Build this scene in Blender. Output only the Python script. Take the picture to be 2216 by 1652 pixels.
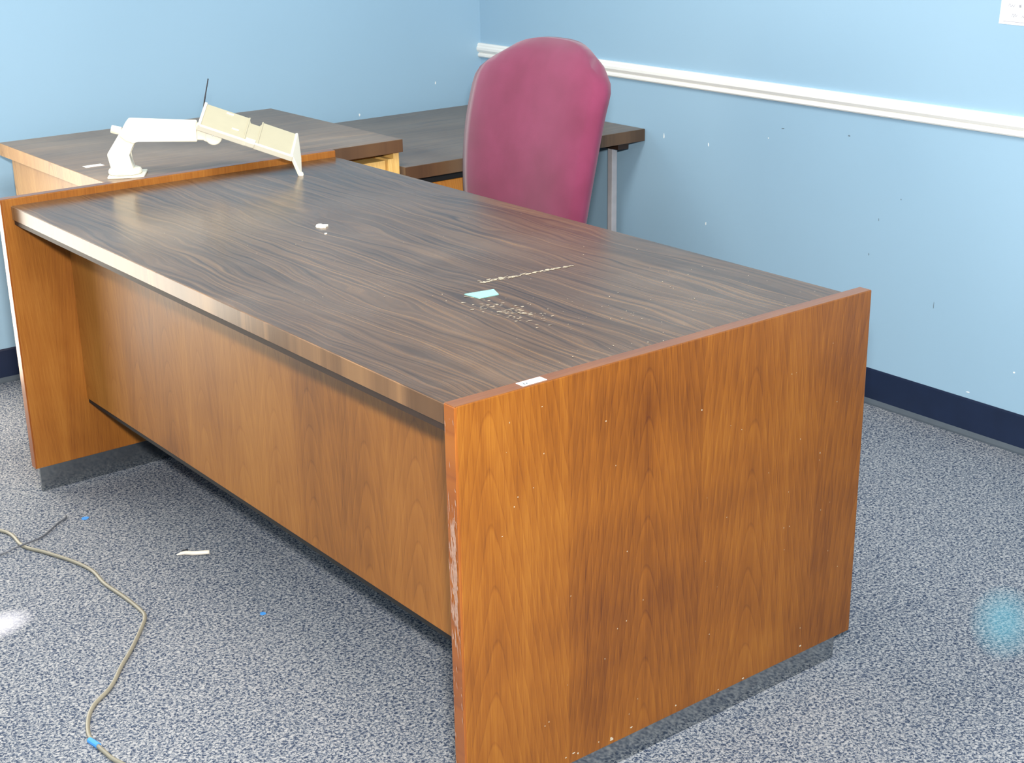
import bpy, bmesh, math, random
from mathutils import Vector, Matrix
random.seed(7)
C = bpy.context.scene.collection
S = bpy.context.scene
for o in list(bpy.data.objects):
    bpy.data.objects.remove(o)

# ------------------------------------------------------------------ camera
cam = bpy.data.cameras.new('camera')
cam.sensor_fit = 'HORIZONTAL'; cam.sensor_width = 36.0; cam.lens = 51.70
cam.clip_start = 0.02
co = bpy.data.objects.new('camera', cam); C.objects.link(co)
co.location = (-1.1264, -1.5943, 1.4756)
co.rotation_euler = (1.2295, 0.0165, -0.6632)
S.camera = co

# ------------------------------------------------------------------ world, lights, exposure
w = bpy.data.worlds.new('world'); S.world = w; w.use_nodes = True
w.node_tree.nodes['Background'].inputs[0].default_value = (0.8, 0.9, 1.0, 1)
w.node_tree.nodes['Background'].inputs[1].default_value = 0.2

def area(name, loc, target, sx, sy, power, col):
    l = bpy.data.lights.new(name, 'AREA'); l.shape = 'RECTANGLE'; l.size = sx; l.size_y = sy
    l.energy = power; l.color = col
    o = bpy.data.objects.new(name, l); C.objects.link(o); o.location = loc
    d = Vector(target) - Vector(loc)
    o.rotation_euler = d.to_track_quat('-Z', 'Y').to_euler()
    return o
# ceiling fluorescent fixtures
area('ceiling_light', (0.2, 0.9, 2.62), (0.2, 0.9, 0), 1.2, 0.6, 25, (1.0, 0.97, 0.92))
area('ceiling_light', (-0.6, -1.2, 2.62), (-0.6, -1.2, 0), 1.2, 0.6, 9, (1.0, 0.97, 0.92))
# bright open doorway in the back wall, left of the frame
area('doorway_light', (-0.50, 2.67, 0.80), (-0.50, 0, 0.80), 1.16, 1.56, 20, (1.0, 0.90, 0.74))
# the photographer's flash
area('camera_flash', (-1.10, -1.62, 1.68), (0.75, 0.75, 0.7), 0.16, 0.10, 76, (1.0, 0.97, 0.93))

S.view_settings.view_transform = 'Standard'
S.view_settings.look = 'None'
S.view_settings.gamma = 1.0
S.view_settings.use_curve_mapping = False
S.view_settings.exposure = 0.92
S.cycles.use_denoising = True

# ------------------------------------------------------------------ material helpers
def srgb(r, g, b):
    def f(c):
        c /= 255.0
        return c/12.92 if c <= 0.04045 else ((c+0.055)/1.055)**2.4
    return (f(r), f(g), f(b), 1)

class NT:
    def __init__(s, name):
        s.m = bpy.data.materials.new(name); s.m.use_nodes = True
        s.t = s.m.node_tree; s.n = s.t.nodes
        s.b = s.n['Principled BSDF']
        s.co = s.n.new('ShaderNodeTexCoord').outputs['Object']
    def L(s, a, b): s.t.links.new(a, b)
    def put(s, sock, v):
        if hasattr(v, 'is_output') or isinstance(v, bpy.types.NodeSocket): s.L(v, sock)
        else: sock.default_value = v
    def math(s, op, a, b=0.0, c=None, clamp=False):
        n = s.n.new('ShaderNodeMath'); n.operation = op; n.use_clamp = clamp
        s.put(n.inputs[0], a); s.put(n.inputs[1], b)
        if c is not None: s.put(n.inputs[2], c)
        return n.outputs[0]
    def sep(s, v):
        n = s.n.new('ShaderNodeSeparateXYZ'); s.L(v, n.inputs[0]); return n.outputs
    def comb(s, x, y, z):
        n = s.n.new('ShaderNodeCombineXYZ')
        for i, q in enumerate((x, y, z)): s.put(n.inputs[i], q)
        return n.outputs[0]
    def noise(s, v, scale, detail=2.0, rough=0.5, dist=0.0):
        n = s.n.new('ShaderNodeTexNoise'); s.L(v, n.inputs['Vector'])
        n.inputs['Scale'].default_value = scale; n.inputs['Detail'].default_value = detail
        n.inputs['Roughness'].default_value = rough; n.inputs['Distortion'].default_value = dist
        return n.outputs[0]
    def white(s, x):
        n = s.n.new('ShaderNodeTexWhiteNoise'); n.noise_dimensions = '1D'; s.put(n.inputs['W'], x); return n.outputs[0]
    def ramp(s, f, stops, interp='LINEAR'):
        n = s.n.new('ShaderNodeValToRGB'); s.L(f, n.inputs[0]); r = n.color_ramp; r.interpolation = interp
        while len(r.elements) < len(stops): r.elements.new(0.5)
        for e, (p, c) in zip(r.elements, stops):
            e.position = p; e.color = c if isinstance(c, tuple) else (c, c, c, 1)
        return n.outputs[0]
    def mix(s, f, a, b, mode='MIX'):
        n = s.n.new('ShaderNodeMix'); n.data_type = 'RGBA'; n.blend_type = mode
        s.put(n.inputs['Factor'], f); s.put(n.inputs['A'], a) if False else None
        s.put(n.inputs[6], a); s.put(n.inputs[7], b); return n.outputs[2]
    def bump(s, h, strength, dist):
        n = s.n.new('ShaderNodeBump'); n.inputs['Strength'].default_value = strength
        n.inputs['Distance'].default_value = dist; s.L(h, n.inputs['Height']); s.L(n.outputs[0], s.b.inputs['Normal'])
    def rough(s, v): s.put(s.b.inputs['Roughness'], v)
    def col(s, v): s.put(s.b.inputs['Base Color'], v)

def plain(name, c, rough=0.5, metal=0.0, var=0.06, scale=30.0, bump=0.0):
    t = NT(name)
    n = t.noise(t.co, scale, 3)
    d = tuple(x*(1-var*2) for x in c[:3]) + (1,)
    t.col(t.ramp(n, [(0.3, d), (0.7, c)]))
    t.rough(rough); t.b.inputs['Metallic'].default_value = metal
    if bump: t.bump(n, bump, 0.002)
    return t.m

def wood(name, u, v, light, mid, dark, leaf=0.24, spacing=0.009, taper=0.11, dpith=0.03, off=0.0, rough=0.35,
         ringamt=0.55, fibre=0.5, leafamt=0.3, scuff=0.0, coat=0.0):
    """crown-cut veneer: u = across the grain, v = along it (axis indices)"""
    t = NT(name)
    xyz = t.sep(t.co)
    U = t.math('ADD', xyz[u], off); V = xyz[v]
    q = t.math('DIVIDE', U, leaf)
    lid = t.math('FLOOR', q)
    fu = t.math('MULTIPLY', t.math('SUBTRACT', t.math('FRACT', q), 0.5), leaf)
    rnd = t.white(lid); rnd2 = t.white(t.math('ADD', lid, 37.3))
    fu = t.math('ADD', fu, t.math('MULTIPLY', t.math('SUBTRACT', rnd, 0.5), leaf*0.2))
    low = t.noise(t.comb(t.math('MULTIPLY', U, 9.0), t.math('MULTIPLY', V, 2.2), t.math('MULTIPLY', lid, 3.7)), 1.0, 3)
    fu2 = t.math('ADD', t.math('MULTIPLY', fu, fu), dpith*dpith)
    r = t.math('SQRT', fu2)
    r = t.math('ADD', r, t.math('MULTIPLY', V, taper))
    r = t.math('ADD', r, t.math('MULTIPLY', low, 0.030))
    r = t.math('ADD', r, t.math('MULTIPLY', rnd2, 0.05))
    ring = t.math('FRACT', t.math('DIVIDE', r, spacing))
    ringc = t.ramp(ring, [(0.0, 0.55), (0.55, 0.75), (0.86, 1.0), (0.96, 0.1), (1.0, 0.55)])
    fib = t.noise(t.comb(t.math('MULTIPLY', U, 420.0), t.math('MULTIPLY', V, 14.0), xyz[3-u-v]), 1.0, 4, 0.6)
    fib2 = t.noise(t.comb(t.math('MULTIPLY', U, 60.0), t.math('MULTIPLY', V, 2.0), xyz[3-u-v]), 1.0, 3, 0.6)
    blotch = t.noise(t.co, 5.0, 3)
    f = t.math('ADD', t.math('MULTIPLY', ringc, ringamt), t.math('MULTIPLY', fib, fibre))
    f = t.math('ADD', f, t.math('MULTIPLY', fib2, 0.45))
    f = t.math('ADD', f, t.math('MULTIPLY', t.math('SUBTRACT', rnd2, 0.5), leafamt))
    f = t.math('ADD', f, t.math('MULTIPLY', t.math('SUBTRACT', blotch, 0.5), 0.6))
    mx = ringamt*0.7 + fibre*0.5 + 0.22
    f = t.math('ADD', t.math('SUBTRACT', f, mx), 0.5, clamp=True)
    c = t.ramp(f, [(0.05, dark), (0.45, mid), (0.95, light)])
    if scuff > 0:
        sc = t.noise(t.comb(t.math('MULTIPLY', U, 30.0), t.math('MULTIPLY', V, 9.0), t.math('MULTIPLY', xyz[3-u-v], 30.0)), 1.0, 5, 0.7)
        k = t.ramp(sc, [(0.62, 0.0), (0.75, scuff)])
        c = t.mix(k, c, srgb(205, 180, 160))
    t.col(c)
    t.rough(t.math('ADD', t.math('MULTIPLY', blotch, 0.15), rough-0.07))
    t.b.inputs['Coat Weight'].default_value = coat
    t.b.inputs['Coat Roughness'].default_value = 0.25
    t.bump(fib, 0.06, 0.001)
    return t.m

M = {}
M['veneer'] = wood('walnut_veneer', 0, 2, srgb(166, 108, 32), srgb(132, 76, 14), srgb(86, 42, 4), leaf=0.29, off=0.08, spacing=0.014,
                   taper=0.16, dpith=0.022, ringamt=0.22, fibre=0.65, leafamt=0.35, coat=0.15)
M['veneer_modesty'] = wood('walnut_veneer_faded', 1, 2, srgb(178, 120, 50), srgb(146, 90, 30), srgb(98, 54, 12),
                           leaf=0.16, ringamt=0.2, leafamt=0.22, off=0.05, spacing=0.016, taper=0.2, rough=0.46, coat=0.0)
M['veneer_inner'] = wood('walnut_veneer_inner', 0, 2, srgb(176, 118, 48), srgb(148, 90, 30), srgb(112, 60, 16),
                         leaf=0.4, ringamt=0.2, leafamt=0.2, off=0.31, rough=0.4)
M['veneer_edge'] = wood('walnut_edge_lacquer', 0, 2, srgb(172, 104, 32), srgb(140, 76, 20), srgb(104, 50, 10), ringamt=0.2, rough=0.3, coat=0.3)
M['veneer_edge_y'] = wood('walnut_edge_lacquer_long', 1, 0, srgb(146, 94, 46), srgb(118, 70, 30), srgb(88, 48, 16), ringamt=0.2, rough=0.3, coat=0.3)
M['side_veneer'] = wood('side_walnut_veneer', 1, 2, srgb(186, 146, 96), srgb(156, 116, 72), srgb(116, 82, 48), leaf=0.4, rough=0.4, coat=0.1)
M['oak'] = wood('pale_oak', 0, 2, srgb(246, 212, 144), srgb(236, 196, 118), srgb(206, 160, 84), leaf=0.3, ringamt=0.3, rough=0.4)
M['drawer_wood'] = wood('orange_drawer_veneer', 0, 2, srgb(208, 140, 50), srgb(182, 108, 30), srgb(138, 74, 14), leaf=0.2, rough=0.4)

def laminate(name, seed=0.0, along=1, dust=0.35, tone=1.0, rough=0.26, d0=0.42):
    t = NT(name)
    xyz = t.sep(t.co)
    a = xyz[along]; u = xyz[1-along]
    warp = t.noise(t.comb(t.math('MULTIPLY', u, 5.0), t.math('MULTIPLY', a, 1.3), seed), 1.0, 3, 0.55)
    uu = t.math('ADD', u, t.math('MULTIPLY', warp, 0.15))
    s1 = t.noise(t.comb(t.math('MULTIPLY', uu, 130.0), t.math('MULTIPLY', a, 1.6), seed+3.0), 1.0, 5, 0.62)
    s2 = t.noise(t.comb(t.math('MULTIPLY', uu, 16.0), t.math('MULTIPLY', a, 0.8), seed+7.0), 1.0, 3, 0.5)
    f = t.math('ADD', t.math('MULTIPLY', s1, 0.85), t.math('MULTIPLY', s2, 0.22))
    k = lambda r, g, b: srgb(r*tone, g*tone, b*tone)
    c = t.ramp(f, [(0.36, k(54, 38, 25)), (0.49, k(80, 59, 40)), (0.58, k(96, 71, 48)), (0.76, k(124, 94, 60))])
    du = t.noise(t.co, 3.2, 4, 0.55, 0.2)
    du2 = t.noise(t.co, 55.0, 3, 0.6)
    dm = t.math('MULTIPLY', t.ramp(du, [(d0, 0.0), (0.85, dust)]), t.math('ADD', t.math('MULTIPLY', du2, 0.4), 0.6))
    c = t.mix(dm, c, srgb(172, 156, 140))
    t.col(c)
    t.rough(t.math('ADD', rough, t.math('MULTIPLY', dm, 0.15)))
    t.b.inputs['Specular IOR Level'].default_value = 0.5
    t.bump(s1, 0.05, 0.001)
    return t.m
M['laminate'] = laminate('walnut_laminate', 0.0, dust=0.22, rough=0.22)
M['laminate_side'] = laminate('walnut_laminate_dusty', 4.0, along=0, dust=0.75, tone=1.15, rough=0.33, d0=0.2)
M['laminate_typing'] = laminate('walnut_laminate_typing', 9.0, along=0, dust=0.6, tone=1.05, rough=0.32, d0=0.25)
M['band'] = laminate('laminate_edge_band', 2.0, along=1, dust=0.0, tone=1.35, rough=0.26)
M['band_x'] = laminate('laminate_edge_band_cross', 5.0, along=0, dust=0.0, tone=1.0, rough=0.42)
M['dark'] = plain('dark_stained_board', srgb(48, 30, 18), 0.6)
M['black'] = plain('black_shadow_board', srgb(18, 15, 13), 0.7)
M['chrome'] = plain('brushed_chrome_kickplate', srgb(178, 182, 184), 0.12, 1.0, 0.04)

# wall paint
t = NT('blue_wall_paint')
n = t.noise(t.co, 140.0, 4, 0.6); n2 = t.noise(t.co, 1.2, 2)
t.col(t.ramp(n2, [(0.3, srgb(149, 182, 204)), (0.7, srgb(154, 187, 209))]))
t.rough(0.5); t.bump(n, 0.10, 0.0015)
M['wall'] = t.m
M['white_trim'] = plain('white_gloss_trim', srgb(244, 242, 236), 0.3, var=0.01)
M['white_ceiling'] = plain('ceiling_white', srgb(235, 235, 230), 0.9, var=0.02)
M['cove'] = plain('navy_vinyl_cove', srgb(24, 38, 66), 0.45, var=0.1, scale=14)
M['spackle'] = plain('white_spackle', srgb(238, 242, 242), 0.8)
M['grime'] = plain('grey_grime', srgb(112, 132, 146), 0.8)

# carpet
t = NT('blue_grey_loop_carpet')
vo = t.n.new('ShaderNodeTexVoronoi'); t.L(t.co, vo.inputs['Vector']); vo.inputs['Scale'].default_value = 210.0
vo.inputs['Randomness'].default_value = 1.0
n1 = t.noise(t.co, 190.0, 2, 0.55, 0.8)
n2 = t.noise(t.co, 420.0, 2, 0.6)
n3 = t.noise(t.co, 2.0, 4)
f = t.math('ADD', t.math('MULTIPLY', n1, 0.85), t.math('MULTIPLY', n2, 0.25))
f = t.math('ADD', f, t.math('MULTIPLY', t.math('SUBTRACT', n3, 0.5), 0.06))
c = t.ramp(f, [(0.42, srgb(52, 62, 82)), (0.50, srgb(86, 96, 113)), (0.56, srgb(132, 136, 142)), (0.68, srgb(170, 170, 172))])
# old stains: a teal spill by the right wall and a pale one at the left
xyz = t.sep(t.co)
def stain(cx, cy, rx, ry, ang, soft, amt, colr, base):
    dx = t.math('SUBTRACT', xyz[0], cx); dy = t.math('SUBTRACT', xyz[1], cy)
    ca, sa = math.cos(ang), math.sin(ang)
    a = t.math('DIVIDE', t.math('ADD', t.math('MULTIPLY', dx, ca), t.math('MULTIPLY', dy, sa)), rx)
    b_ = t.math('DIVIDE', t.math('SUBTRACT', t.math('MULTIPLY', dy, ca), t.math('MULTIPLY', dx, sa)), ry)
    d = t.math('SQRT', t.math('ADD', t.math('MULTIPLY', a, a), t.math('MULTIPLY', b_, b_)))
    k = t.ramp(d, [(soft, amt), (1.0, 0.0)])
    return t.mix(k, base, colr, 'MULTIPLY' if amt > 0.9 else 'MIX')
c = stain(1.275, -0.105, 0.17, 0.070, math.radians(32), 0.25, 0.5, srgb(104, 170, 188), c)
c = stain(-0.325, 1.20, 0.085, 0.060, 0.3, 0.1, 0.75, srgb(232, 230, 240), c)
t.col(c); t.rough(0.95)
t.b.inputs['Specular IOR Level'].default_value = 0.1
t.bump(f, 0.6, 0.006)
M['carpet'] = t.m

M['cream'] = plain('cream_plastic', srgb(232, 227, 208), 0.38, var=0.01)
M['cream_dark'] = plain('darker_cream_plastic', srgb(182, 175, 150), 0.45, var=0.02)  # darker cream tone for the tray plate and its ribs
M['steel'] = plain('steel_pin', srgb(190, 190, 185), 0.25, 1.0)
M['grey_leg'] = plain('light_grey_enamel', srgb(176, 174, 178), 0.4)
M['rubber'] = plain('black_rubber', srgb(30, 32, 40), 0.5)
M['paper'] = plain('white_paper', srgb(242, 242, 244), 0.7, var=0.01)
M['sticker'] = plain('white_vinyl_label', srgb(250, 250, 248), 0.4, var=0.0)
M['print'] = plain('grey_print', srgb(176, 176, 186), 0.7)
M['print_dark'] = plain('dark_print', srgb(90, 100, 104), 0.7)
M['teal_note'] = plain('pale_teal_paper', srgb(140, 208, 202), 0.6, var=0.02)
M['crumb'] = plain('white_chip', srgb(246, 244, 232), 0.7)
M['dust'] = plain('plaster_dust', srgb(190, 178, 156), 0.9)
M['scuff'] = plain('scuffed_lacquer', srgb(172, 136, 116), 0.7, var=0.15, scale=200)
M['toe'] = plain('dusty_vinyl_toe', srgb(74, 84, 94), 0.6)
M['cord'] = plain('beige_cord_jacket', srgb(138, 133, 117), 0.45)
M['cord_dark'] = plain('dark_grey_cord_jacket', srgb(92, 96, 104), 0.5)
M['tape'] = plain('blue_tape', srgb(70, 150, 226), 0.5)
M['bone'] = plain('cream_strip_plastic', srgb(240, 230, 214), 0.4)
M['chair_plastic'] = plain('charcoal_chair_plastic', srgb(74, 68, 70), 0.5)

t = NT('crimson_upholstery')
n = t.noise(t.co, 900.0, 2); n2 = t.noise(t.co, 7.0, 3)
t.col(t.ramp(n2, [(0.3, srgb(112, 34, 66)), (0.7, srgb(130, 46, 82))]))
t.rough(0.85); t.b.inputs['Sheen Weight'].default_value = 0.3
t.bump(n, 0.25, 0.001)
M['fabric'] = t.m

# ------------------------------------------------------------------ geometry helpers
def obj(name, bm, mat, parent=None, loc=(0, 0, 0), smooth=False):
    me = bpy.data.meshes.new(name)
    bmesh.ops.recalc_face_normals(bm, faces=bm.faces[:])
    if smooth:
        for f in bm.faces: f.smooth = True
    bm.to_mesh(me); bm.free()
    me.materials.append(M[mat] if isinstance(mat, str) else mat)
    o = bpy.data.objects.new(name, me); C.objects.link(o); o.location = loc
    if parent is not None: o.parent = parent
    return o
def box(x0, x1, y0, y1, z0, z1, bev=0.0, seg=2, bm=None):
    own = bm is None
    b = bmesh.new()
    bmesh.ops.create_cube(b, size=1.0)
    bmesh.ops.scale(b, vec=(x1-x0, y1-y0, z1-z0), verts=b.verts[:])
    bmesh.ops.translate(b, vec=((x0+x1)/2, (y0+y1)/2, (z0+z1)/2), verts=b.verts[:])
    if bev > 0:
        bmesh.ops.bevel(b, geom=b.edges[:], offset=bev, segments=seg, affect='EDGES', profile=0.5)
    if own: return b
    me = bpy.data.meshes.new('tmp'); b.to_mesh(me); b.free(); bm.from_mesh(me); bpy.data.meshes.remove(me)
    return bm
def prism(poly, h0, h1, frame, bev=0.0, seg=2):
    """extrude a 2-D outline (a, b) from h0 to h1; frame = (origin, ea, eb, eh)"""
    O, ea, eb, eh = [Vector(q) for q in frame]
    b = bmesh.new()
    lo = [b.verts.new(O + ea*p[0] + eb*p[1] + eh*h0) for p in poly]
    hi = [b.verts.new(O + ea*p[0] + eb*p[1] + eh*h1) for p in poly]
    b.faces.new(lo); b.faces.new(hi[::-1])
    n = len(poly)
    for i in range(n): b.faces.new((lo[i], lo[(i+1) % n], hi[(i+1) % n], hi[i]))
    if bev > 0:
        bmesh.ops.bevel(b, geom=b.edges[:], offset=bev, segments=seg, affect='EDGES', profile=0.5)
    return b
def tube(pts, rad, n=10, bm=None, flat=1.0):
    b = bm or bmesh.new()
    pts = [Vector(p) for p in pts]; rings = []
    for i, p in enumerate(pts):
        d = (pts[min(i+1, len(pts)-1)] - pts[max(i-1, 0)]).normalized()
        up = Vector((0, 0, 1)) if abs(d.z) < 0.95 else Vector((1, 0, 0))
        a = d.cross(up).normalized(); c = a.cross(d).normalized()
        r = rad[i] if isinstance(rad, (list, tuple)) else rad
        rings.append([b.verts.new(p + a*math.cos(k*2*math.pi/n)*r + c*math.sin(k*2*math.pi/n)*r*flat) for k in range(n)])
    for r0, r1 in zip(rings, rings[1:]):
        for k in range(n): b.faces.new((r0[k], r0[(k+1) % n], r1[(k+1) % n], r1[k]))
    b.faces.new(rings[0][::-1]); b.faces.new(rings[-1])
    return b
def spline(pts, m=8):
    P = [Vector(p) for p in pts]; P = [P[0]*2-P[1]] + P + [P[-1]*2-P[-2]]; out = []
    for i in range(1, len(P)-2):
        for k in range(m):
            s = k/m; a, b, c, d = P[i-1:i+3]
            out.append(0.5*((2*b)+(c-a)*s+(2*a-5*b+4*c-d)*s*s+(3*b-a-3*c+d)*s**3))
    out.append(P[-2]); return out
def cyl(p0, p1, r0, r1=None, n=24, bev=0.0):
    r1 = r0 if r1 is None else r1
    p0, p1 = Vector(p0), Vector(p1); d = p1-p0
    b = bmesh.new()
    bmesh.ops.create_cone(b, cap_ends=True, segments=n, radius1=r0, radius2=r1, depth=d.length)
    if bev > 0:
        es = [e for e in b.edges if any(len(f.verts) > 4 for f in e.link_faces)]
        bmesh.ops.bevel(b, geom=es, offset=bev, segments=2, affect='EDGES', profile=0.5)
    mt = Matrix.Translation((p0+p1)/2) @ d.to_track_quat('Z', 'Y').to_matrix().to_4x4()
    bmesh.ops.transform(b, matrix=mt, verts=b.verts[:])
    return b
def thing(name, label, cat, loc=(0, 0, 0), rz=0.0, group=None):
    o = bpy.data.objects.new(name, None); C.objects.link(o); o.location = loc; o.rotation_euler = (0, 0, rz)
    o.empty_display_size = 0.05
    return tag(o, label, cat, group)
def tag(o, label, cat, group=None):
    o['label'] = label; o['category'] = cat
    if group: o['group'] = group
    return o
def struct(name, bm, mat):
    o = obj(name, bm, mat); o['kind'] = 'structure'; return o
def blob(n=9, rx=0.01, ry=0.01, h=0.001, jag=0.35, rnd=random):
    """an uneven flake outline extruded upward from z=0, as a bmesh"""
    poly = []
    for k in range(n):
        a = 2*math.pi*k/n; j = 1 + rnd.uniform(-jag, jag)
        poly.append((math.cos(a)*rx*j, math.sin(a)*ry*j))
    return prism(poly, 0, h, ((0, 0, 0), (1, 0, 0), (0, 1, 0), (0, 0, 1)))

# ------------------------------------------------------------------ the room
XW, YB = 2.0752, 2.7033
XL, YF, ZC = -2.8, -2.9, 2.7
struct('floor', box(XL-0.1, XW+0.1, YF-0.1, YB+0.1, -0.1, 0.0), 'carpet')
wall_back = struct('wall_back', box(XL-0.1, XW+0.1, YB, YB+0.1, 0, ZC), 'wall')
wall_right = struct('wall_right', box(XW, XW+0.1, YF-0.1, YB, 0, ZC), 'wall')
struct('wall_left', box(XL-0.1, XL, YF-0.1, YB, 0, ZC), 'wall')
struct('wall_front', box(XL, XW, YF-0.1, YF, 0, ZC), 'wall')
struct('ceiling', box(XL-0.1, XW+0.1, YF-0.1, YB+0.1, ZC, ZC+0.1), 'white_ceiling')
# vinyl cove base: flat strip with a small toe
def cove(name, axis):
    prof = [(0, 0.0), (0.005, 0.0), (0.004, 0.016), (0.0035, 0.098), (0.002, 0.103), (0, 0.103)]
    toe = [(0.0046, 0.0), (0.014, 0.0), (0.013, 0.005), (0.008, 0.011), (0.0042, 0.015)]
    fr, a, c = (((0, YB, 0), (0, -1, 0), (0, 0, 1), (1, 0, 0)), XL, XW-0.014) if axis == 'x' else (((XW, 0, 0), (-1, 0, 0), (0, 0, 1), (0, 1, 0)), YF, YB)
    o = struct(name, prism(prof, a, c, fr), 'cove')
    obj('cove_toe', prism(toe, a, c, fr), 'toe', o)
cove('baseboard_back', 'x'); cove('baseboard_right', 'y')
# moulded chair rail on the right wall
z0 = 0.8116
prof = [(0, 0), (0.010, 0.0), (0.013, 0.004), (0.013, 0.010), (0.009, 0.013), (0.009, 0.016), (0.014, 0.019), (0.018, 0.026),
        (0.018, 0.034), (0.014, 0.039), (0.014, 0.043), (0.010, 0.049), (0, 0.049)]
struct('trim_1', prism(prof, YF, YB, ((XW, 0, z0), (-1, 0, 0), (0, 0, 1), (0, 1, 0))), 'white_trim')
# pale paint chips and dark scuffs on the walls
def wall_mark(parent, y, z, sy, sz, mat, name):
    b = blob(8, sy, sz, 0.0006)
    bmesh.ops.transform(b, matrix=Matrix(((0, 0, -1, XW), (1, 0, 0, y), (0, 1, 0, z), (0, 0, 0, 1))), verts=b.verts[:])
    obj(name, b, mat, parent)
for y, z, sy, sz in [(1.751, .649, .003, .009), (1.556, .649, .0025, .007), (1.314, .700, .0018, .002), (1.558, .403, .003, .005),
                     (0.439, .210, .003, .003), (0.57, .12, .006, .0015)]:
    wall_mark(wall_right, y, z, sy, sz, 'spackle', 'paint_chip')
for y, z, sy, sz in [(0.831, .598, .0015, .002), (0.926, .428, .0015, .003), (0.70, .33, .001, .009), (0.90, .53, .001, .004), (1.26, .735, .006, .002), (1.02, .745, .004, .002)]:
    wall_mark(wall_right, y, z, sy, sz, 'grime', 'wall_scuff')
for x, z in [(1.873, .737), (1.553, .663)]:
    b = blob(8, .003, .005, 0.0006)
    bmesh.ops.transform(b, matrix=Matrix(((1, 0, 0, x), (0, 0, -1, YB), (0, 1, 0, z), (0, 0, 0, 1))), verts=b.verts[:])
    obj('paint_chip', b, 'spackle', wall_back)

# ------------------------------------------------------------------ executive desk
WD, T, LD, HD, ZB, ZT = 0.914, 0.027, 1.8362, 0.745, 0.064, 0.728
XE, BAND, XM, ZM = 0.0237, 0.0327, 0.152, 0.217
desk = thing('executive_desk', 'large orange walnut executive desk with dark laminate top and slab ends', 'desk')
def end_panel(y0, y1, inner, outer):
    obj('end_panel', box(0.0035, WD, y0, y1, ZB, HD, 0.0015), outer, desk)
end_panel(0, T, None, 'veneer')
end_panel(LD-T, LD, None, 'veneer_inner')
# lacquered front edges of the slabs and their top edges
o = obj('panel_edge', box(0.0, 0.0045, 0.0004, T-0.0004, ZB, HD-0.0006, 0.001), 'veneer_edge', desk)
obj('panel_edge', box(0.0, 0.0045, LD-T+0.0004, LD-0.0004, ZB, HD-0.0006, 0.001), 'veneer_edge', desk)
obj('top_edge', box(0.001, WD-0.001, 0.0008, T-0.0008, HD-0.002, HD+0.0006, 0.0006), 'veneer_edge_y', desk)
obj('top_edge', box(0.001, WD-0.001, LD-T+0.0008, LD-0.0008, HD-0.002, HD+0.0006, 0.0006), 'veneer_edge_y', desk)
# top with edge bands
obj('desktop', box(XE+0.002, WD-0.002, T, LD-T, ZT-0.022, ZT, 0.0006), 'laminate', desk)
obj('edge_band', box(XE, XE+0.003, T, LD-T, ZT-BAND, ZT-0.0004, 0.0008), 'band', desk)
obj('edge_band', box(WD-0.004, WD-0.001, T, LD-T, ZT-BAND, ZT-0.0004, 0.0008), 'band', desk)
obj('sub_top', box(XE+0.004, WD-0.006, T, LD-T, ZT-0.045, ZT-0.0225), 'dark', desk)
obj('modesty_panel', box(XM, XM+0.019, T, LD-T, ZM, ZT-0.045, 0.0006), 'veneer_modesty', desk)
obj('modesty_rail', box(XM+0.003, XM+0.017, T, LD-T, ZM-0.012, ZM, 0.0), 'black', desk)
# pedestals on the sitter's side
for y0, y1 in ((T+0.002, 0.45), (LD-0.45, LD-T-0.002)):
    p = obj('pedestal', box(XM+0.02, 0.79, y0, y1, 0.235, ZT-0.046, 0.001), 'drawer_wood', desk)
    zz = [0.24, 0.45, 0.57, 0.675]
    for za, zb_ in zip(zz, zz[1:]):
        d = obj('drawer', box(0.79, 0.809, y0+0.008, y1-0.008, za+0.004, zb_-0.004, 0.002), 'drawer_wood', p)
# mirror-bright kickplates the slabs stand on
for ya, yb in ((0.022, 0.030), (LD-0.024, LD-0.016)):
    obj('kickplate', box(0.010, WD-0.016, ya, yb, 0.0, ZB, 0.0008), 'chrome', desk)
# white inventory sticker on the near slab's top edge
lab = obj('inventory_sticker', box(0, 0.046, 0, 0.0175, 0, 0.0006, 0.0003, 1), 'sticker', desk, (0.128, 0.0048, HD+0.0006))
lab['label'] = 'white inventory sticker with faint print'
b = bmesh.new()
for x, y, sx, sy in [(.006, .004, .003, .005), (.0105, .004, .003, .004), (.006, .010, .005, .0012)]: box(x, x+sx, y, y+sy, 0.0006, 0.0008, bm=b)
obj('printed_code', b, 'print_dark', lab)
b = bmesh.new()
for x, sx in [(.017, .007), (.026, .004), (.032, .008)]: box(x, x+sx, .009, .0104, 0.0006, 0.0008, bm=b)
obj('printed_line', b, 'print', lab)
# scuffed lacquer on the near slab's front edge
b = bmesh.new()
rr = random.Random(3)
def edge_flake(y, z, sy, sz, slant):
    P = [(-sy, -sz), (sy*0.2, -sz*0.6), (sy, sz*0.2+slant), (sy*0.5, sz+slant), (-sy*0.6, sz*0.5)]
    dx = -0.0004-rr.uniform(0, 0.0006)
    v = [b.verts.new((dx, y+p[0], z+p[1])) for p in P]
    b.faces.new(v)
for k in range(150):
    z = min(0.70, max(0.10, rr.gauss(0.47, 0.055))); y = 0.006+abs(rr.gauss(0, 0.007))
    edge_flake(y, z, rr.uniform(0.0005, 0.0026), rr.uniform(0.002, 0.013), rr.uniform(0.002, 0.010))
for k in range(40):
    edge_flake(rr.choice([0.0035, 0.023, rr.uniform(.003, .024)]), rr.uniform(0.08, 0.73), rr.uniform(.0005, .0014), rr.uniform(.001, .008), rr.uniform(-.003, .003))
o = obj('lacquer_scuff', b, 'scuff', desk); o['kind'] = 'stuff'
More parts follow.
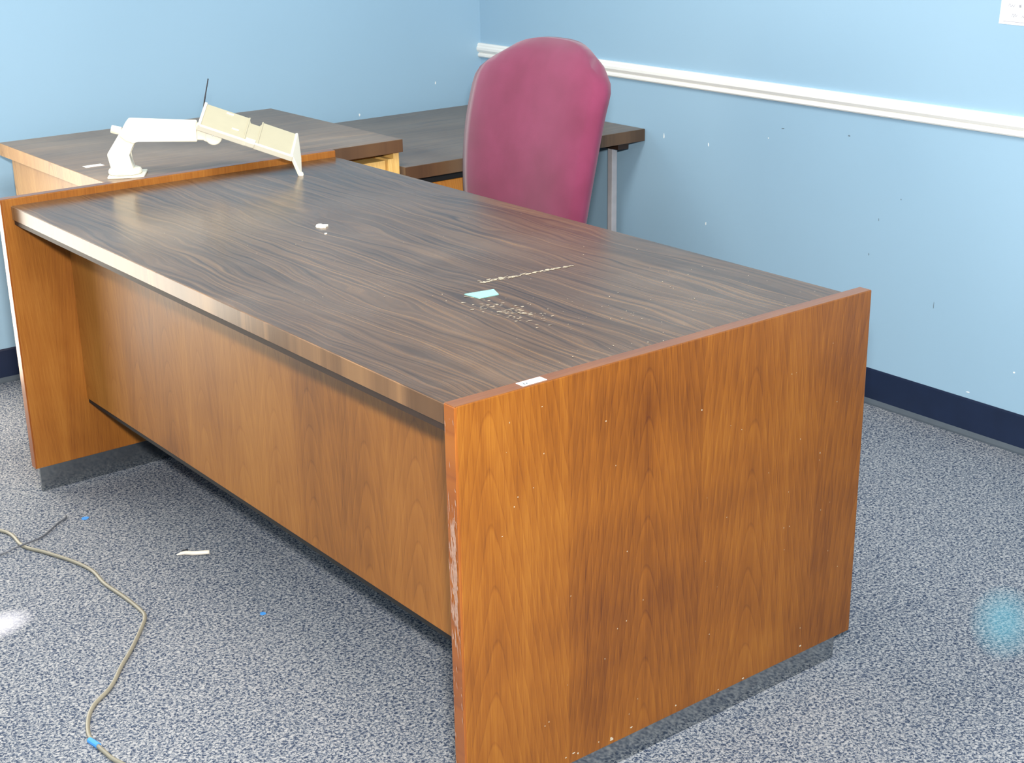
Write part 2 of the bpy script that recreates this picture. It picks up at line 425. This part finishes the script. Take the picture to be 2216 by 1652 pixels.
# chips on the near slab's face
b = bmesh.new()
def face_flake(x, z, sx, sz):
    v = [b.verts.new((x+math.cos(a)*sx*rr.uniform(.6, 1.2), -0.0004, z+math.sin(a)*sz*rr.uniform(.6, 1.2))) for a in [i*math.pi/3 for i in range(6)]]
    b.faces.new(v)
for k in range(46): face_flake(rr.uniform(0.02, 0.90), rr.uniform(0.10, 0.72), rr.uniform(.0006, .0014), rr.uniform(.0006, .0018))
for k in range(14): face_flake(rr.uniform(0.02, 0.90), ZB+rr.uniform(0.002, 0.02), rr.uniform(.001, .005), rr.uniform(.0008, .0025))
o = obj('chipped_finish', b, 'dust', desk); o['kind'] = 'stuff'
# plaster dust, scratches and specks on the top
b = bmesh.new()
def fl(x, y, r, ax=1.0, ay=1.0, th=0.0):
    n = 6; v = []
    for i in range(n):
        a = 2*math.pi*i/n; k = rr.uniform(.5, 1.3); px, py = math.cos(a)*r*ax*k, math.sin(a)*r*ay*k
        v.append(b.verts.new((x+px*math.cos(th)-py*math.sin(th), y+px*math.sin(th)+py*math.cos(th), ZT+0.0004+rr.uniform(0, .0004))))
    b.faces.new(v)
for k in range(150):
    s = rr.random(); fl(0.455+0.21*s+rr.gauss(0, .003), 0.548-0.022*s+rr.gauss(0, 0.0045*(1.2-s)), rr.uniform(.0008, .0026), 2.2, 0.7, -0.1)
for k in range(110):
    s = rr.random(); fl(rr.gauss(0.385, .02), rr.gauss(0.36, .045), rr.uniform(.0006, .0022), 2.4, 0.6, -0.5)
for k in range(80):
    fl(rr.uniform(0.25, 0.90), 0.03+abs(rr.gauss(0, .35)), rr.uniform(.0005, .0014))
for k in range(16):
    fl(rr.gauss(0.52, .08), rr.gauss(0.25, .07), rr.uniform(.0005, .0013), 2.0, 0.7, 0.4)
for k in range(40): fl(rr.uniform(0.05, 0.9), rr.uniform(0.6, 1.78), rr.uniform(.0004, .001))
o = obj('plaster_dust', b, 'dust', desk); o['kind'] = 'stuff'

# ------------------------------------------------------------------ side desk behind the far slab
X2L, X2R, Y2F, Y2B, Z2 = 0.2748, 1.1525, 1.8402, 2.5860, 0.742
side = thing('side_desk', 'dark topped walnut side desk holding the cream swing arm', 'desk')
obj('desktop', box(X2L+0.002, X2R-0.001, Y2F+0.002, Y2B, Z2-0.030, Z2, 0.0006), 'laminate_side', side)
obj('edge_band', box(X2L, X2L+0.003, Y2F, Y2B, Z2-0.036, Z2-0.0004, 0.0008), 'side_veneer', side)
obj('edge_band', box(X2L+0.003, X2R, Y2F, Y2F+0.003, Z2-0.036, Z2-0.0004, 0.0008), 'band_x', side)
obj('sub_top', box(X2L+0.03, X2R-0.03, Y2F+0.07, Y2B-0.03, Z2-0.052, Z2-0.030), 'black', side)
obj('side_panel', box(0.300, 0.319, Y2F+0.060, Y2B-0.02, 0.05, Z2-0.031, 0.001), 'side_veneer', side)
obj('side_panel', box(1.127, 1.146, Y2F+0.012, Y2B-0.02, 0.05, Z2-0.031, 0.001), 'oak', side)
obj('back_panel', box(0.319, 1.120, Y2B-0.04, Y2B-0.025, 0.10, Z2-0.052), 'side_veneer', side)
p = obj('pedestal', box(0.80, 1.120, Y2F+0.080, Y2B-0.041, 0.06, Z2-0.053, 0.001), 'drawer_wood', side)
for za, zb_ in ((0.08, 0.34), (0.35, 0.52), (0.53, 0.685)):
    d = obj('drawer', box(0.806, 1.104, Y2F+0.018, Y2F+0.080, za, zb_, 0.002), 'oak', p)
obj('stile', box(1.108, 1.126, Y2F+0.010, Y2F+0.080, 0.06, Z2-0.053, 0.001), 'oak', side)
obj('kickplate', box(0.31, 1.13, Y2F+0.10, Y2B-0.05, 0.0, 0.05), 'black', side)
lab2 = obj('inventory_sticker', box(0, 0.050, 0, 0.026, 0, 0.0006, 0.0003, 1), 'sticker', side, (0.316, 2.060, Z2))
lab2['label'] = 'small white inventory sticker'

# ------------------------------------------------------------------ typing return, lower, along the back wall
X3L, X3R, Y3F, Y3B, Z3 = 1.155, 2.072, 1.835, 2.62, 0.662
ret = thing('typing_return', 'low dark topped walnut typing return between side desk and right wall', 'table')
obj('desktop', box(X3L, X3R-0.001, Y3F+0.002, Y3B, Z3-0.030, Z3, 0.0006), 'laminate_typing', ret)
obj('edge_band', box(X3L, X3R, Y3F, Y3F+0.003, Z3-0.038, Z3-0.0004, 0.0008), 'band_x', ret)
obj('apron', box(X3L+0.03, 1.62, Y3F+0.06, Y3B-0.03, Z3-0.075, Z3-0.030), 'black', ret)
p = obj('pedestal', box(X3L+0.02, 1.60, Y3F+0.07, Y3B-0.03, 0.06, Z3-0.076, 0.001), 'drawer_wood', ret)
for za, zb_ in ((0.08, 0.33), (0.34, 0.592)):
    obj('drawer', box(X3L+0.035, 1.59, Y3F+0.055, Y3F+0.070, za, zb_, 0.002), 'drawer_wood', p)
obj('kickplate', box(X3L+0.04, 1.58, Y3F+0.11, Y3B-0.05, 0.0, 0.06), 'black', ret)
for yl in (Y3F+0.075, Y3B-0.07):
    obj('leg', box(2.000, 2.022, yl, yl+0.022, 0.0, Z3-0.062, 0.002), 'grey_leg', ret)
obj('end_rail', box(1.985, 2.030, Y3F+0.03, Y3B-0.03, Z3-0.062, Z3-0.030, 0.001), 'dark', ret)

# ------------------------------------------------------------------ crimson office chair
chair = thing('office_chair', 'crimson upholstered office chair behind the far side of the large desk', 'chair', (1.14, 1.52, 0), 0.0)
def soft(x0, x1, y0, y1, z0, z1, bev, seg=5): return box(x0, x1, y0, y1, z0, z1, bev, seg)
obj('seat', soft(-0.24, 0.22, -0.24, 0.24, 0.40, 0.50, 0.045), 'fabric', chair, smooth=True)
# backrest: crowned outline, gently wrapped around the sitter
def backrest(zb0, zt0, hw, th, x):
    b = bmesh.new(); ny, nz = 14, 18
    def edge(v):                                   # half-width along the height
        s = v; return hw*(0.86+0.14*math.sin(min(1, s*1.6)*math.pi/2)) * (1 if s < .8 else math.sqrt(max(0.0, 1-((s-.8)/.2)**2*0.50)))
    front, back = [], []
    for j in range(nz+1):
        v = j/nz; z = zb0+(zt0-zb0)*v; fr, bk = [], []
        for i in range(ny+1):
            u = i/ny*2-1; y = u*edge(v)
            puff = (1-abs(u)**4)*(1-abs(v*2-1)**6)
            wrap = -0.035*u*u
            lean = 0.10*v*v
            zz = z - 0.055*abs(u)**3*v**5
            fr.append(b.verts.new((x+lean+wrap-th*0.5*(0.25+0.75*puff), y, zz)))
            bk.append(b.verts.new((x+lean+wrap+th*0.5*(0.25+0.75*puff), y, zz)))
        front.append(fr); back.append(bk)
    for j in range(nz):
        for i in range(ny):
            b.faces.new((front[j][i], front[j][i+1], front[j+1][i+1], front[j+1][i]))
            b.faces.new((back[j][i], back[j+1][i], back[j+1][i+1], back[j][i+1]))
        b.faces.new((front[j][0], front[j+1][0], back[j+1][0], back[j][0]))
        b.faces.new((front[j][ny], back[j][ny], back[j+1][ny], front[j+1][ny]))
    for i in range(ny):
        b.faces.new((front[0][i], back[0][i], back[0][i+1], front[0][i+1]))
        b.faces.new((front[nz][i], front[nz][i+1], back[nz][i+1], back[nz][i]))
    return b
obj('backrest', backrest(0.47, 1.02, 0.275, 0.11, 0.215), 'fabric', chair, smooth=True)
obj('back_support', tube(spline([(0.05, 0, 0.385), (0.20, 0, 0.385), (0.31, 0, 0.44), (0.30, 0, 0.60), (0.295, 0, 0.70)], 5), 0.022, 8), 'chair_plastic', chair, smooth=True)
obj('seat_mechanism', box(-0.10, 0.10, -0.08, 0.08, 0.36, 0.402, 0.01), 'chair_plastic', chair)
obj('gas_column', cyl((0, 0, 0.10), (0, 0, 0.37), 0.028, 0.024), 'chair_plastic', chair)
obj('hub', cyl((0, 0, 0.07), (0, 0, 0.13), 0.045, 0.036), 'chair_plastic', chair)
for k in range(5):
    a = k*2*math.pi/5 + 0.3
    d = Vector((math.cos(a), math.sin(a), 0))
    leg = obj('base_leg', tube([d*0.02+Vector((0, 0, .105)), d*0.14+Vector((0, 0, .09)), d*0.27+Vector((0, 0, .068))], [0.024, 0.02, 0.014], 8), 'chair_plastic', chair)
    n_ = Vector((-d.y, d.x, 0)); c0 = d*0.265+Vector((0, 0, .026))
    obj('caster', cyl(c0-n_*0.022, c0+n_*0.022, 0.026, n=16), 'rubber', leg)

# ------------------------------------------------------------------ cream swing arm with tray on the side desk
BX, BY = 0.352, 1.896
E1 = Vector((0.86056, -0.50936, 0)); E3 = Vector((0.50936, 0.86056, 0)); UP = Vector((0, 0, 1))
arm = thing('swing_arm', 'cream plastic swing arm with tilted tray standing on the side desk', 'monitor arm', (BX, BY, Z2))
FR = ((0, 0, 0), E1, UP, E3)
obj('base_plate', prism([(-0.040, 0), (0.050, 0), (0.050, 0.006), (-0.040, 0.006)], -0.042, 0.045, FR, 0.002), 'cream', arm)
obj('collar', cyl((0, 0, 0.006), (0, 0, 0.020), 0.043, 0.040, bev=0.005), 'cream', arm, smooth=False)
obj('post', prism([(-0.031, 0.018), (0.024, 0.018), (0.012, 0.056), (0.040, 0.094), (0.002, 0.116), (-0.038, 0.058)], -0.024, 0.024, FR, 0.004), 'cream', arm)
obj('upper_arm', prism([(-0.006, 0.103), (0.018, 0.141), (0.186, 0.129), (0.186, 0.081), (0.040, 0.092), (0.030, 0.080), (0.012, 0.092)], -0.026, 0.026, FR, 0.004), 'cream', arm)
obj('arm_knuckle', prism([(0.184, 0.124), (0.206, 0.122), (0.206, 0.083), (0.184, 0.085)], -0.019, 0.019, FR, 0.003), 'cream', arm)
c0 = E1*0.226+UP*0.092
piv = obj('pivot_joint', cyl(c0-E3*0.020, c0+E3*0.020, 0.0215, n=32, bev=0.003), 'cream', arm)
obj('pivot_link', prism([(0.200, 0.119), (0.228, 0.112), (0.228, 0.071), (0.200, 0.083)], -0.0185, 0.0185, FR, 0.002), 'cream', arm)
obj('pivot_pin', cyl(c0-E3*0.0215+UP*0.006, c0-E3*0.018+UP*0.006, 0.004, n=16), 'steel', piv)
kn = -E1*0.012+UP*0.112
obj('tilt_knob', cyl(kn-E1*0.012+UP*0.006, kn+E1*0.012, 0.010, n=16, bev=0.002), 'cream', arm)
# tray: tilted plate in two halves, front lip, bent end flange
a0, b0, a1, b1 = 0.194, 0.124, 0.420, 0.036
ta = Vector((a1-a0, b1-b0)).normalized()
TX = (E1*ta.x + UP*ta.y).normalized(); TN = (UP*ta.x - E1*ta.y).normalized()
TO = E1*a0 + UP*b0 - E3*0.030
TL = math.hypot(a1-a0, b1-b0)
TY = (E3*math.cos(math.radians(25)) + TN*math.sin(math.radians(25))).normalized(); TN = TX.cross(TY)*-1 if TX.cross(TY).z < 0 else TX.cross(TY)
TF = (TO, TX, TY, TN)
obj('tray', prism([(0, 0), (TL, 0), (TL, 0.100), (0.148, 0.100), (0.144, 0.078), (0.118, 0.078), (0.114, 0.100), (0, 0.100)], -0.006, 0.0, TF, 0.0015), 'cream_dark', arm)
obj('tray_lip', prism([(0, -0.004), (TL, -0.004), (TL, 0.004), (0, 0.004)], -0.014, 0.002, TF, 0.0015), 'cream', arm)
obj('tray_lip', prism([(-0.004, -0.004), (0.003, -0.004), (0.003, 0.100), (-0.004, 0.100)], -0.014, 0.004, TF, 0.0015), 'cream', arm)
obj('tray_rib', prism([(0.112, 0.002), (0.1155, 0.002), (0.1155, 0.099), (0.112, 0.099)], 0.0, 0.0025, TF, 0.0006), 'cream_dark', arm)
obj('tray_rib', prism([(0.1465, 0.002), (0.150, 0.002), (0.150, 0.099), (0.1465, 0.099)], 0.0, 0.0025, TF, 0.0006), 'cream_dark', arm)
obj('clip', prism([(0.118, -0.009), (0.143, -0.009), (0.143, 0.010), (0.118, 0.010)], -0.010, 0.005, TF, 0.002), 'cream', arm)
for x, y in ((0.055, 0.085), (0.078, 0.028)):
    obj('tray_boss', prism([(x, y), (x+.018, y), (x+.018, y+.006), (x, y+.006)], 0.0, 0.0016, TF, 0.0004), 'cream', arm)
# bent end flange reaching down towards the desktop
q0 = TO + TX*TL
e_dn = (E1*0.020 + UP*(-0.056)).normalized()
FY = (TY - e_dn*TY.dot(e_dn)).normalized()
obj('end_flange', prism([(-0.006, 0), (0.052, 0), (0.052, 0.012), (0.034, 0.050), (0.0, 0.100), (-0.006, 0.100)], -0.009, 0.0, (q0, e_dn, TY, e_dn.cross(TY).normalized()), 0.002), 'cream', arm)
obj('flange_foot', cyl(q0+e_dn*0.050+E3*0.001, q0+e_dn*0.050+E3*0.014, 0.0062, n=16, bev=0.001), 'cream', arm)
# thin dark stalk rising behind the tray
P0 = E1*0.196+UP*0.128+E3*0.075; P1 = E1*0.203+UP*0.165+E3*0.080; P2 = E1*0.217+UP*0.222+E3*0.085
obj('stalk', tube(spline([P0, P1, P2], 5), [0.0016]*4+[0.0020]*3+[0.0016]*4, 8), 'rubber', arm, smooth=True)

# ------------------------------------------------------------------ bits on the large desk
def flat_piece(name, poly, z, h, mat, label, cat, group=None):
    o = obj(name, prism(poly, 0, h, ((0, 0, 0), (1, 0, 0), (0, 1, 0), (0, 0, 1))), mat, None, (0, 0, z))
    return tag(o, label, cat, group)
flat_piece('paper_slip', [(0.386, 0.503), (0.446, 0.493), (0.433, 0.461), (0.391, 0.464)], ZT, 0.0012, 'teal_note',
           'small pale teal paper slip lying flat on the large desk', 'paper')
b = bmesh.new()
for k in range(5):
    bb = blob(7, rr.uniform(.006, .011), rr.uniform(.005, .009), rr.uniform(.002, .005), .4, rr)
    bmesh.ops.translate(bb, vec=(rr.uniform(-.008, .008), rr.uniform(-.008, .008), 0), verts=bb.verts[:])
    me = bpy.data.meshes.new('t'); bb.to_mesh(me); bb.free(); b.from_mesh(me); bpy.data.meshes.remove(me)
tag(obj('plaster_crumb', b, 'crumb', None, (0.465, 1.138, ZT)), 'white plaster crumb lying on the middle of the dark desktop', 'crumb')
tag(obj('plaster_crumb', blob(7, .004, .003, .0015, .4, rr), 'crumb', None, (0.438, 1.075, ZT)), 'tiny cream crumb just in front of the larger white crumb', 'crumb')

# ------------------------------------------------------------------ notice on the right wall
pap = thing('paper_notice', 'white handwritten notice taped high on the right blue wall', 'paper', (XW, 0.579, 1.078))
PF = ((0, 0, 0), (0, -1, 0), (0, 0, 1), (-1, 0, 0))
obj('sheet', prism([(0, 0), (0.214, -0.004), (0.222, 0.275), (0.013, 0.28)], 0.0005, 0.0012, PF), 'paper', pap)
b = bmesh.new()
rp = random.Random(5)
for row in range(9):
    y = 0.020+row*0.024; x = 0.022+rp.uniform(0, .02)
    while x < 0.19:
        wd = rp.uniform(.008, .022)
        pts = [((0, 0, 0)) for _ in range(0)]
        prev = None; n = 6
        for i in range(n):
            px, py = x+wd*i/n, y+(0.005 if i % 2 else -0.003)*rp.uniform(.4, 1.2)
            if prev:
                dx, dy = px-prev[0], py-prev[1]; l = math.hypot(dx, dy); nx, ny = -dy/l*.0007, dx/l*.0007
                vs = [b.verts.new((-0.0016, -qx, qy)) for qx, qy in ((prev[0]+nx, prev[1]+ny), (prev[0]-nx, prev[1]-ny), (px-nx, py-ny), (px+nx, py+ny))]
                b.faces.new(vs)
            prev = (px, py)
        x += wd+rp.uniform(.004, .01)
vs = [b.verts.new((-0.0016, -qx, qy)) for qx, qy in ((.012, .006), (.16, .003), (.16, .0045), (.012, .0075))]; b.faces.new(vs)
obj('handwriting', b, 'print', pap)

# ------------------------------------------------------------------ things on the carpet
pts = [(-0.30, 1.80), (-0.158, 1.646), (-0.147, 1.528), (-0.119, 1.46), (-0.088, 1.374), (-0.074, 1.303), (-0.078, 1.226), (-0.071, 1.14), (-0.069, 1.064), (-0.075, 1.03),
       (-0.102, 0.989), (-0.153, 0.923), (-0.194, 0.876), (-0.244, 0.814), (-0.293, 0.775), (-0.321, 0.737), (-0.342, 0.686), (-0.344, 0.65), (-0.342, 0.611), (-0.336, 0.57), (-0.30, 0.46)]
tag(obj('power_cord', tube(spline([(x, y, 0.0045) for x, y in pts], 6), 0.0042, 8), 'cord', smooth=True), 'long beige cord curving across the carpet in front of the desk', 'cord')
pts = [(-0.32, 1.53), (-0.203, 1.522), (-0.172, 1.518), (-0.149, 1.523), (-0.094, 1.55), (-0.037, 1.598), (-0.012, 1.614), (-0.004, 1.628)]
tag(obj('thin_cord', tube(spline([(x, y, 0.0095 if abs(x+.149) < .03 else 0.003) for x, y in pts], 6), 0.0022, 8), 'cord_dark', smooth=True), 'short thin dark cord crossing over the long beige cord', 'cord')
rt = random.Random(11)
def tape(x, y, rx, ry, z, label):
    tag(obj('tape_scrap', blob(7, rx, ry, 0.0012, .3, rt), 'tape', None, (x, y, z)), label, 'tape', 'blue tape scraps on the carpet')
tape(0.028, 1.587, .010, .008, 0.0005, 'blue tape scrap on carpet between the thin dark cord and desk')
tape(0.124, 0.891, .007, .006, 0.0005, 'blue tape scrap on carpet below the middle of the modesty panel')
b = tube([(-0.348, 0.668, 0.0045), (-0.343, 0.640, 0.0045)], 0.0056, 10)
tag(obj('tape_scrap', b, 'tape'), 'blue tape scrap wrapped on the long beige cord near the photo bottom', 'tape', 'blue tape scraps on the carpet')
st = thing('plastic_strip', 'curved cream plastic strip with dark end lying on the carpet', 'strip', (0.135, 1.245, 0))
obj('body', tube(spline([(-0.030, 0.008, 0.006), (-0.012, 0.006, 0.006), (0.006, -0.010, 0.006), (0.034, -0.027, 0.006)], 5), [0.001, 0.002, .003, .0038, .0042, .0045] + [0.005]*10, 8), 'bone', st, smooth=True)
obj('dark_end', tube([(-0.014, 0.014, 0.007), (-0.002, 0.008, 0.008)], 0.004, 8), 'rubber', st, smooth=True)
